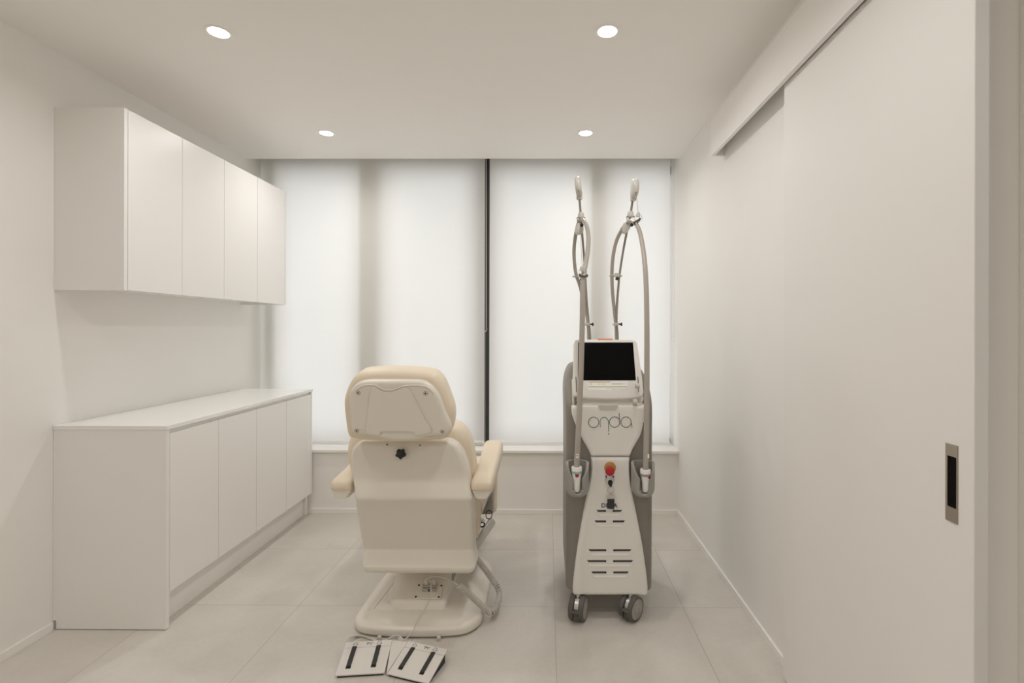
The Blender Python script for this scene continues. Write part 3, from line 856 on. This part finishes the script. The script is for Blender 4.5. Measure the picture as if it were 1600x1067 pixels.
# base plate, moulded dome
def base_ring(ins, z):
    o = [(-.842, 2.21), (-.835, 2.150), (-.79, 2.103), (-.70, 2.082), (-.57, 2.076), (-.44, 2.080), (-.350, 2.098), (-.300, 2.150), (-.286, 2.22), (-.284, 2.40), (-.290, 2.60), (-.305, 2.66), (-.35, 2.73), (-.44, 2.76), (-.70, 2.76), (-.78, 2.73), (-.815, 2.66), (-.832, 2.56), (-.840, 2.40)]
    o = crv(o, 4, True)
    return [Vector((x, y, z)) for x, y in inset(o, ins)]
bsr = [(.006, .008), (.001, .010), (0, .016), (0, .030), (.003, .038), (.010, .043), (.022, .045), (.030, .048), (.045, .056), (.062, .062), (.078, .066)]
MB().loft([base_ring(a, z) for a, z in bsr]).build('base', 'shell', ch, smooth=50)
for px, py in ((592, 996.5), (685, 1001.5)):
    c = P(px, py, 2.062)
    MB().lathe([(.008, 0), (.009, .004), (.0085, .014), (.005, .018)], (c.x, 2.068, .001), (0, 0, 1), 16).build('levelling_foot', 'knob', ch)
bx(-.83, -.80, 2.2, 2.24, 0, .009).build('levelling_foot', 'black', ch)
bx(-.40, -.37, 2.62, 2.66, 0, .009).build('levelling_foot', 'black', ch)

# housing at the rear of the base: low sloped block, taller column behind
def hous(z, yf, ins=0):
    return [Vector((x, y, z)) for x, y in rrect(-.728 + ins, -.445 - ins, yf + ins, 2.60, (.10, .018, .02, .02), 6)]
MB().loft([hous(.060, 2.178), hous(.085, 2.186), hous(.094, 2.190, .004), hous(.098, 2.196, .010)] + [hous(.098 + .072 * q, 2.196 + .14 * q, .010) for q in (.25, .5, .75, 1.0)] + [hous(.20, 2.340, .010), hous(.30, 2.342, .010), hous(.44, 2.344, .010)]).build('column_cover', 'shell', ch, smooth=30)
HP = Plane((-.585, 2.196, .098), (1, 0, 0), (0, .14, .072))
sp_ = [HP.uv(*p) for p in ((652, 913.3), (692.5, 914), (688.5, 936.5), (648, 935.4))]
plate = MB().slab(HP, sp_, [(0, -.001), (0, .0016), (.0012, .0026)]).build('socket_plate', 'leather2', ch, smooth=0)
for p in ((654.7, 914.9), (689.8, 915.7), (649.9, 932.9), (685.7, 933.5)):
    MB().lathe([(.0040, .002), (.0040, .0045), (.002, .0052)], HP.w(*HP.uv(*p)), HP.N, 12).build('screw_cap', 'black', plate)
sk = [(659, 916.5), (660.5, 913.5), (680, 913.5), (682, 916.5), (681.5, 924.5), (659.3, 924.3)]
s0 = HP.w(*HP.uv(670.5, 924.5)); w_ = .062
blk = MB().box(s0.x - w_ / 2, s0.x + w_ / 2, s0.y - .004, s0.y + .030, s0.z - .001, s0.z + .016)
blk.box(s0.x - w_ / 2, s0.x + w_ / 2, s0.y + .004, s0.y + .030, s0.z + .017, s0.z + .026)
sb = blk.build('socket_block', 'mhose', ch, bevel=.002)
for dx in (-.017, .019):
    MB().lathe([(.0095, 0), (.0095, .006), (.0075, .008), (.007, .026), (.0045, .028)], (s0.x + dx, s0.y + .018, s0.z + .025), (0, -.25, 1), 16).build('plug', 'mclip', sb)
bx(s0.x - .003, s0.x + .003, s0.y - .0055, s0.y - .003, s0.z + .004, s0.z + .014).build('socket_mark', 'black', sb)

# rear shell of the backrest
SH = [(684.5, 590, 680, 2.145, .09), (685.8, 575, 693, 2.120, .10), (688, 566, 702, 2.106, .11), (693, 557.5, 710, 2.100, .11), (700, 551.5, 716.5, 2.099, .11), (710, 548.7, 722.5, 2.100, .11),
      (724, 548.2, 727.5, 2.101, .11), (736, 549.3, 730.3, 2.101, .11), (748, 551.0, 732.0, 2.096, .11), (762, 553.0, 734.0, 2.083, .13), (773, 554.5, 736.0, 2.073, .14), (777.5, 555, 736.8, 2.071, .14), (781, 555.4, 737.2, 2.075, .14), (786, 556, 737.6, 2.086, .13),
      (800, 557.5, 738.5, 2.112, .12), (830, 562.3, 739.5, 2.156, .11), (852, 566.5, 740.5, 2.188, .10), (857.5, 567.3, 740.8, 2.192, .10), (862, 567.2, 741, 2.182, .10), (872, 566.5, 741.5, 2.150, .12), (882, 566, 742, 2.122, .14), (886, 566.4, 742, 2.118, .14), (890, 567.5, 741, 2.121, .14), (892.5, 571, 738, 2.132, .12)]
rings = []
for py, xl, xr, y, th in crv(SH, 3):
    a, b = P(xl, py, y + .012), P(xr, py, y + .012)
    rings.append([Vector((u, v, a.z)) for u, v in rrect(a.x, b.x, y, y + th, .022, 5)])
shl = MB().loft(rings).build('back_shell', 'shell', ch, smooth=28)
# raised label outline on the ledge
# back cushion beyond the shell
CU = [(651.5, 600, 690, 2.24, .06), (653, 585, 702, 2.215, .10), (657, 571, 712, 2.195, .14), (666, 559.5, 724, 2.18, .17), (681, 551.5, 733.5, 2.175, .18), (699, 547.3, 738.7, 2.175, .18), (720, 549.5, 741.8, 2.18, .18),
      (745, 556, 745, 2.19, .17), (775, 562, 747.5, 2.20, .16), (805, 568, 749, 2.23, .14), (835, 576, 748, 2.27, .10)]
rings = []
for py, xl, xr, y, th in crv(CU, 4):
    a, b = P(xl, py, y + .07), P(xr, py, y + .07)
    rings.append([Vector((u, v, a.z)) for u, v in rrect(a.x, b.x, y, y + th, .055, 7)])
MB().loft(rings).build('back_cushion', 'leather', ch, smooth=60)
# side strap of the cushion seen under the arm
# adjusting knob with chrome shaft, holes
BP = Plane((chx, 2.0985, .8), (1, 0, 0), (0, 0, 1))
kn = BP.w(*BP.uv(631.5, 701), 0)
MB().lathe([(.0068, -.004), (.0068, .004), (.0045, .005), (.0045, .03)], kn, (0, -1, -.12), 16).build('knob_shaft', 'chrome', ch)
kc_ = BP.w(*BP.uv(628.7, 707), .026)
kp = Plane(kc_, (1, 0, 0), (0, -.15, 1))
star = [(.0195 * (1 + .14 * math.cos(5 * a)) * math.cos(a + .95), .0195 * (1 + .14 * math.cos(5 * a)) * math.sin(a + .95)) for a in [2 * PI * i / 60 for i in range(60)]]
MB().slab(kp, star, [(.003, -.012), (0, -.009), (0, .003), (.004, .007)]).build('star_knob', 'black', ch, smooth=50)
for px, py in ((604.8, 694.6), (656.2, 695.6)):
    MB().lathe([(.0032, -.001), (.0032, .0012)], BP.w(*BP.uv(px, py), .0), (0, -1, 0), 12).build('screw_hole', 'black', ch)

# headrest: shell, embossed panel, screws, cushion
def q1(x, y): return (500 + x / 4.447, 560 + y / 4.447)
HT, HB_ = P(618, 596, 1.925), P(618, 687, 1.965)
HR = Plane(HB_, (1, 0, 0), HT - HB_)
hs = [(196, 300), (200, 245), (222, 205), (262, 172), (330, 158), (450, 157), (600, 158), (690, 162), (745, 182), (800, 232), (835, 300), (865, 385), (895, 455), (903, 492), (893, 522), (862, 540), (800, 543), (735, 550), (680, 566), (620, 577), (550, 579), (490, 574), (430, 560), (385, 546), (320, 541), (255, 533), (222, 516), (213, 490), (208, 440), (201, 370)]
ho_ = crv([HR.uv(*q1(*p)) for p in hs], 3, True)
hsh = MB().slab(HR, ho_, [(.002, -.045), (0, -.038), (0, -.014), (.0015, -.008), (.006, -.003), (.012, -.0008), (.017, 0), (.021, 0)]).build('headrest_shell', 'shell', ch, smooth=50)
em = [(425, 503), (418, 522), (408, 530), (370, 524), (332, 516), (323, 500), (325, 470), (334, 400), (345, 300), (353, 228), (366, 207), (390, 208), (420, 225), (460, 237), (500, 235), (545, 222), (575, 207), (605, 207), (630, 228), (655, 275), (700, 365), (745, 450), (773, 493), (766, 508), (720, 520), (680, 530), (665, 524), (655, 507), (600, 501), (500, 500)]
MB().slab(HR, crv([HR.uv(*q1(*p)) for p in em], 2, True), [(0, -.002), (0, .0012), (.0010, .0045), (.0024, .0062)]).build('headrest_panel', 'shell', hsh, smooth=30)
ev = [HR.w(*HR.uv(*q1(*p)), .0034) for p in crv(em, 2, True)]
MB().tube(ev + ev[:1], .0026, 8).build('headrest_ridge', 'shell', hsh, smooth=60)
lp = [(255, 215), (300, 190), (360, 184), (395, 192), (425, 210), (470, 222), (520, 216), (560, 200), (600, 190), (680, 188), (745, 200), (790, 240)]
MB().tube([HR.w(*HR.uv(*q1(*p)), -.0004) for p in crv(lp, 4)], .0032, 8).build('headrest_ridge', 'shell', hsh, smooth=60)
for p in ((266, 238), (733, 242), (256, 502), (850, 508)):
    c = HR.w(*HR.uv(*q1(*p)), 0)
    s_ = MB().lathe([(.0078, -.001), (.0078, .0012), (.0062, .0020)], c, HR.N, 20).build('screw', 'chrome', hsh)
    MB().lathe([(.0030, .0018), (.0030, .0024)], c, HR.N, 8).build('screw_slot', 'black', s_)
    MB().torus(c + HR.N * .0010, HR.N, .0080, .0007, 20, 6).build('screw_rim', 'mpole', s_)
HC = Plane(P(618, 640, 2.045), (1, 0, 0), HT - HB_)
hc = [(192, 290), (203, 225), (225, 165), (255, 115), (300, 78), (360, 66), (450, 60), (560, 61), (690, 68), (770, 78), (820, 100), (862, 150), (888, 205), (915, 275), (934, 335), (938, 400), (928, 460), (915, 500), (880, 535), (780, 545), (600, 555), (400, 550), (270, 535), (222, 505), (205, 420)]
MB().slab(HC, crv([HC.uv(*q1(*p)) for p in hc], 3, True), [(.030, -.070), (.014, -.062), (.004, -.048), (0, -.028), (0, .020), (.003, .038), (.010, .052), (.022, .060)]).build('headrest_cushion', 'leather', ch, smooth=60)
for x0 in (-.66, -.545):
    bx(x0, x0 + .025, 2.13, 2.15, .72, .90).build('headrest_post', 'chrome', ch)

# armrests
def armrest(cx, flip):
    sect = []
    # (y, z of pad underside, half width, pad height, x shift)
    rows = [(2.098, .618, .026, .018, 0), (2.104, .614, .040, .034, 0), (2.118, .611, .046, .044, 0), (2.16, .612, .0475, .050, 0), (2.25, .618, .048, .052, .000), (2.36, .632, .049, .053, .002), (2.46, .650, .050, .053, .002), (2.54, .664, .0505, .052, .001), (2.585, .671, .048, .048, 0), (2.605, .675, .040, .038, 0), (2.612, .680, .026, .020, 0)]
    pad = []; tray = []
    for y, z, hw, h, sx in crv(rows, 3):
        x = cx + sx * flip
        pad.append([Vector((u, y, v)) for u, v in rrect(x - hw, x + hw, z, z + h, (.010, .010, min(.026, h * .48), min(.026, h * .48)), 5)])
    for y, z, hw, h, sx in crv([r for r in rows if r[0] > 2.1], 3):
        x = cx + sx * flip; hh = hw - .004
        t_ = z + .001; b_ = z - .036
        tray.append([Vector((u, y + .004, v)) for u, v in ((x - hh, t_), (x - hh, t_ - .012), (x - hh + .005, t_ - .014), (x - hh + .008, b_ + .012), (x - hh + .016, b_ + .002), (x - hh + .022, b_), (x + hh - .022, b_), (x + hh - .016, b_ + .002), (x + hh - .008, b_ + .012), (x + hh - .005, t_ - .014), (x + hh, t_ - .012), (x + hh, t_))])
    a = MB().loft(pad).build('armrest', 'leather', ch, smooth=60)
    MB().loft(tray).build('armrest_tray', 'shell', a, smooth=30)
    s = -flip
    # bars reaching from the tray to the back shell
    xi = cx + s * .040; xo = cx + s * .095
    br = MB().tube([(xi, 2.155, .606), (xo, 2.165, .606)], .0085, 12)
    br.tube([(xi, 2.19, .622), (xo, 2.20, .622)], .006, 10)
    br.build('arm_bar', 'chrome', a)
    bx(min(xi, xi + s * .008), max(xi, xi + s * .008), 2.14, 2.20, .592, .632).build('arm_bracket', 'chrome', a)
    for z in (.622, .592):
        MB().lathe([(.0045, 0), (.0045, .004)], (xo - s * .012, 2.105, z), (0, -1, 0), 10).build('bracket_bolt', 'black', a)


armrest(-.281, 1); armrest(-.880, -1)

# seat and leg rest
def xloft(x0, x1, prof, rnd=.03, n=5):
    """side profile (y, z) closed, swept in x with rounded flanks"""
    pl_ = Plane((x0, 0, 0), (0, 1, 0), (0, 0, 1))
    w2 = x1 - x0
    return MB().slab(pl_, prof, [(rnd, 0), (rnd * .45, rnd * .15), (rnd * .12, rnd * .5), (0, rnd), (0, w2 - rnd), (rnd * .12, w2 - rnd * .5), (rnd * .45, w2 - rnd * .15), (rnd, w2)])
sx0, sx1 = -.855, -.305
xloft(sx0, sx1, crv([(2.28, .46), (2.30, .42), (2.55, .405), (2.90, .405), (2.955, .43), (2.96, .47), (2.93, .500), (2.80, .510), (2.50, .510), (2.33, .515), (2.285, .50)], 4, True)).build('seat', 'leather', ch, smooth=60)
xloft(sx0, sx1, crv([(2.965, .520), (2.93, .49), (2.925, .46), (2.95, .40), (2.975, .32), (2.965, .24), (2.985, .195), (3.02, .195), (3.05, .25), (3.065, .35), (3.06, .45), (3.035, .515), (3.00, .530)], 4, True), .025).build('leg_rest', 'leather', ch, smooth=60)
bx(sx0 + .05, sx1 - .012, 2.895, 2.955, .215, .40).build('leg_rest_backing', 'mcup', ch, bevel=.012)
for z0 in (2.55, 2.72):
    MB().tube([(sx0 + .04, z0, .512), (sx1 - .04, z0, .512)], .0018, 6).build('seat_seam', 'leather', ch)
# seat frame and side struts
fr_ = MB().box(-.80, -.36, 2.25, 2.90, .345, .405)
fr_.build('seat_frame', 'shell', ch, bevel=.012)
bx(-.70, -.45, 2.36, 2.60, .05, .345).build('lift_column', 'mcup', ch, bevel=.01)
for x0 in (-.352, -.80):
    s1 = Plane((x0, 0, 0), (0, 1, 0), (0, 0, 1))
    MB().slab(s1, [(2.43, .60), (2.50, .625), (2.52, .60), (2.50, .42), (2.44, .30), (2.40, .30), (2.41, .42)], [(.004, 0), (0, .004), (0, .018), (.004, .022)]).build('side_strut', 'shell', ch, smooth=30)
MB().tube([P(748, 808, 2.44), P(757, 815, 2.44)], .008, 12).build('pivot_bolt', 'chrome', ch)
# dark hooks holding the handset
hk = MB().torus(P(764, 804, 2.62), (.3, -1, .1), .022, .0028, 24, 8, (1, .75))
hk.torus(P(753.5, 819.5, 2.55), (.1, -.7, .7), .012, .0040, 20, 8)
hk.build('handset_hook', 'black', ch)

# handset and its coiled cord
h0, h1 = P(770.5, 812, 2.64), P(741, 856, 2.50)
hs_ = empty('remote_handset', h0.lerp(h1, .5), 'pale grey handset hanging from a hook at the right side of the chair', 'remote control')
ax = (h1 - h0).normalized(); ux = ax.cross(Vector((.55, -.8, .1))).normalized()
pH = Plane(h0, ux, ax)
MB().slab(pH, rrect(-.021, .021, 0, (h1 - h0).length, .012), [(.004, -.011), (0, -.007), (0, .007), (.004, .011)]).build('handset_body', 'cord', hs_, smooth=40)
def coil(path, R, r, turns, n=8, per=9):
    path = crv([tuple(p) for p in path], 12); path = [Vector(p) for p in path]
    L_ = [0]
    for i in range(1, len(path)): L_.append(L_[-1] + (path[i] - path[i - 1]).length)
    out = []; N_ = int(turns * per); nx = Vector((0, 0, 1)); j = 0
    for i in range(N_ + 1):
        s = L_[-1] * i / N_
        while j < len(L_) - 2 and L_[j + 1] < s: j += 1
        t_ = (s - L_[j]) / max(1e-9, L_[j + 1] - L_[j]); c = path[j].lerp(path[j + 1], min(1, t_))
        T = (path[min(j + 2, len(path) - 1)] - path[max(j - 1, 0)]).normalized()
        nx = (nx - nx.dot(T) * T).normalized(); ny = T.cross(nx)
        a = 2 * PI * i / per
        out.append(c + R * (math.cos(a) * nx + math.sin(a) * ny))
    return MB().tube(out, r, 5)
cp = [P(742, 866, 2.50), P(750, 879, 2.44), P(760, 892, 2.40), P(769, 905, 2.37), P(777, 917, 2.34), P(780.5, 930, 2.325), P(777, 944, 2.26), P(771, 956, 2.215), P(765, 957, 2.21), P(757, 950, 2.205), P(745, 939, 2.19), P(732, 927, 2.17), P(716, 914, 2.15)]
cp = [Vector((p.x, p.y, max(p.z, .012))) for p in cp]
coil(cp, .0120, .0030, 78).build('coiled_cord', 'cord', ch, smooth=60)
MB().tube([Vector(p) for p in crv([tuple(q) for q in (s0 + Vector((-.017, .010, .050)), P(666, 905, 2.21), P(672, 902, 2.20), P(683, 900.5, 2.19), P(695, 903, 2.18), P(707, 908.5, 2.16), P(716, 914, 2.15))], 5)], .0026, 8).build('straight_cord', 'cord', ch, smooth=60)

# ------------------------------------------------------------------ foot pedals
def pedal(corner, ang, w, d, label, side_plate=None):
    """corner: near left corner on the floor"""
    ca, sa = math.cos(ang), math.sin(ang)
    O = Vector((corner[0], corner[1], 0)); U = Vector((ca, sa, 0)); W = Vector((-sa, ca, 0))
    t = empty('foot_pedal', O + U * w / 2 + W * d / 2, label, 'foot switch', 'foot switches at the chair base')
    z0, z1 = .0125, .050
    top = Plane(O + Vector((0, 0, z0)), U, W * d + Vector((0, 0, z1 - z0)))
    D = math.hypot(d, z1 - z0)
    MB().slab(top, [(0, 0), (w, 0), (w, D), (0, D)], [(.0015, -.007), (0, -.005), (0, -.001), (.001, 0)]).build('top_plate', 'pedal', t, smooth=20)
    # dark wedge body below
    vs = []
    for u, v, z in ((.006, .004, 0), (w - .006, .004, 0), (w - .006, d - .006, 0), (.006, d - .006, 0)): vs.append(O + U * u + W * v)
    for u, v in ((.006, .004), (w - .006, .004), (w - .006, d - .006), (.006, d - .006)): vs.append(O + U * u + W * v + Vector((0, 0, z0 - .0075 + (z1 - z0) * v / d)))
    MB().add(vs, [(3, 2, 1, 0), (4, 5, 6, 7), (0, 1, 5, 4), (1, 2, 6, 5), (2, 3, 7, 6), (3, 0, 4, 7)]).build('wedge_body', 'blackrub', t, smooth=0)
    # fold line
    MB().slab(top, [(.002, D * .795), (w - .002, D * .795), (w - .002, D * .801), (.002, D * .801)], [(0, -.0005), (0, .0003)]).build('fold_line', 'mpole', t, smooth=0)
    for u0 in (.165, .685):
        a, b = w * u0, w * (u0 + .105)
        MB().slab(top, [(a, D * .17), (b, D * .17), (b, D * .25), (a, D * .25)], [(0, -.001), (0, .0004)]).build('pedal_slot', 'black', t, smooth=0)
        k = MB().slab(top, [(a + .001, D * .22), (b - .001, D * .22), (b - .001, D * .82), (a + .001, D * .82)], [(0, -.001), (0, .0035), (.001, .0045)])
        k.build('pedal_key', 'blackrub', t, smooth=0)
        # outlined arrow above each key
        c_ = (a + b) / 2; base_v = D * .845; up = 1 if u0 < .5 else -1
        h_ = D * .115
        ar = [(-.0105, 0), (0, .5), (.0105, 0), (.0055, 0), (.0055, -.5), (-.0055, -.5), (-.0055, 0), (-.0105, 0)]
        pts = [top.w(c_ + x_, base_v + h_ / 2 + up * y_ * h_ * (1 if y_ != 0 else 1), .0006) for x_, y_ in ar]
        MB().tube(pts, .0006, 5).build('arrow_mark', 'ink', t)
    tx = MB()
    for i_, (u_, v_, l_) in enumerate(((.455, .915, .09), (.565, .915, .03), (.47, .875, .03), (.54, .873, .03))):
        tx.slab(top, [(w * u_, D * v_), (w * (u_ + l_), D * v_), (w * (u_ + l_), D * (v_ + .022)), (w * u_, D * (v_ + .022))], [(0, 0), (0, .0004)])
    tx.build('printed_mark', 'ink', t, smooth=0)
    if side_plate:
        pts = [Vector((*p, 0)) for p in side_plate]
        vs = [p + Vector((0, 0, .004)) for p in pts] + [p + Vector((0, 0, z)) for p, z in zip(pts, (.012, .018, .042, .045))]
        MB().add(vs, [(3, 2, 1, 0), (4, 5, 6, 7), (0, 1, 5, 4), (1, 2, 6, 5), (2, 3, 7, 6), (3, 0, 4, 7)]).build('joining_plate', 'pedal', t, smooth=0)
    return t


def fl(px, py, z):
    d = ray(px, py); k = (z - CAMZ) / d.z
    return (d.x * k, d.y * k)


a = fl(523.5, 1054.5, .014); b = fl(600.5, 1050, .014); c = fl(538.5, 1003, .050)
pedal(a, math.atan2(b[1] - a[1], b[0] - a[0]) * .8 + .02, math.hypot(b[0] - a[0], b[1] - a[1]), math.hypot(c[0] - a[0], c[1] - a[1]), 'flat pale grey foot switch with two black keys, left one, square to the camera',
      [fl(604, 1050, .012), fl(606, 1051, .012), fl(637, 1002, .044), fl(612, 1001, .044)])
a = fl(605, 1051.5, .014); b = fl(669.5, 1067, .014); c = fl(637.3, 1000.8, .050)
pedal(a, math.atan2(b[1] - a[1], b[0] - a[0]), math.hypot(b[0] - a[0], b[1] - a[1]), math.hypot(c[0] - a[0], c[1] - a[1]), 'flat pale grey foot switch with two black keys, right one, turned with black side showing')
# cables
pc = MB()
pts = [s0 + Vector((.002, .012, .052)), P(673, 907, 2.205), P(673.5, 918, 2.19), P(673, 930, 2.17), P(668, 944, 2.14), P(660, 957, 2.11), P(651, 972, 2.08), P(646, 984, 2.055), P(640, 992, 2.035), P(632, 999, 2.01), P(622, 1003, 2.00)]
pc.tube(crv([tuple(p) for p in pts], 5), .0024, 8)
pc = tag(pc.build('pedal_cable', 'cord', smooth=60), 'thin grey cable running from the base socket down to the foot switches', 'cable')
lc = MB()
for k in range(4):
    o = k * .009
    p_ = [P(541 + k * 3, 1003, 1.995), P(545 + k * 3, 996.5 + k * .7, 2.01), P(556 + k * 1.5, 993.5 + k, 2.025 + o), P(568, 994.3 + k * .9, 2.03 + o), P(580, 998.5 + k * .8, 2.02 + o), P(592, 1003, 2.00 + o)]
    lc.tube(crv([(p.x, p.y, max(.003 + .0055 * k, p.z)) for p in p_], 5), .0027, 7)
for k in range(4):
    p_ = [P(600, 1003, 2.0), P(608, 997 + k * .8, 2.015), P(617, 993 + k * 1.3, 2.03), P(624 - k * 1.4, 993.5 + k * 1.5, 2.035), P(628.5 - k * 2, 998, 2.02), P(627 - k * 1.5, 1003, 2.0)]
    lc.tube(crv([(p.x, p.y, max(.003 + .0055 * k, p.z)) for p in p_], 5), .0027, 7)
tag(lc.build('cable_loop', 'cord', smooth=60), 'grey cable bunched in loops behind the foot switches by the chair base', 'cable')
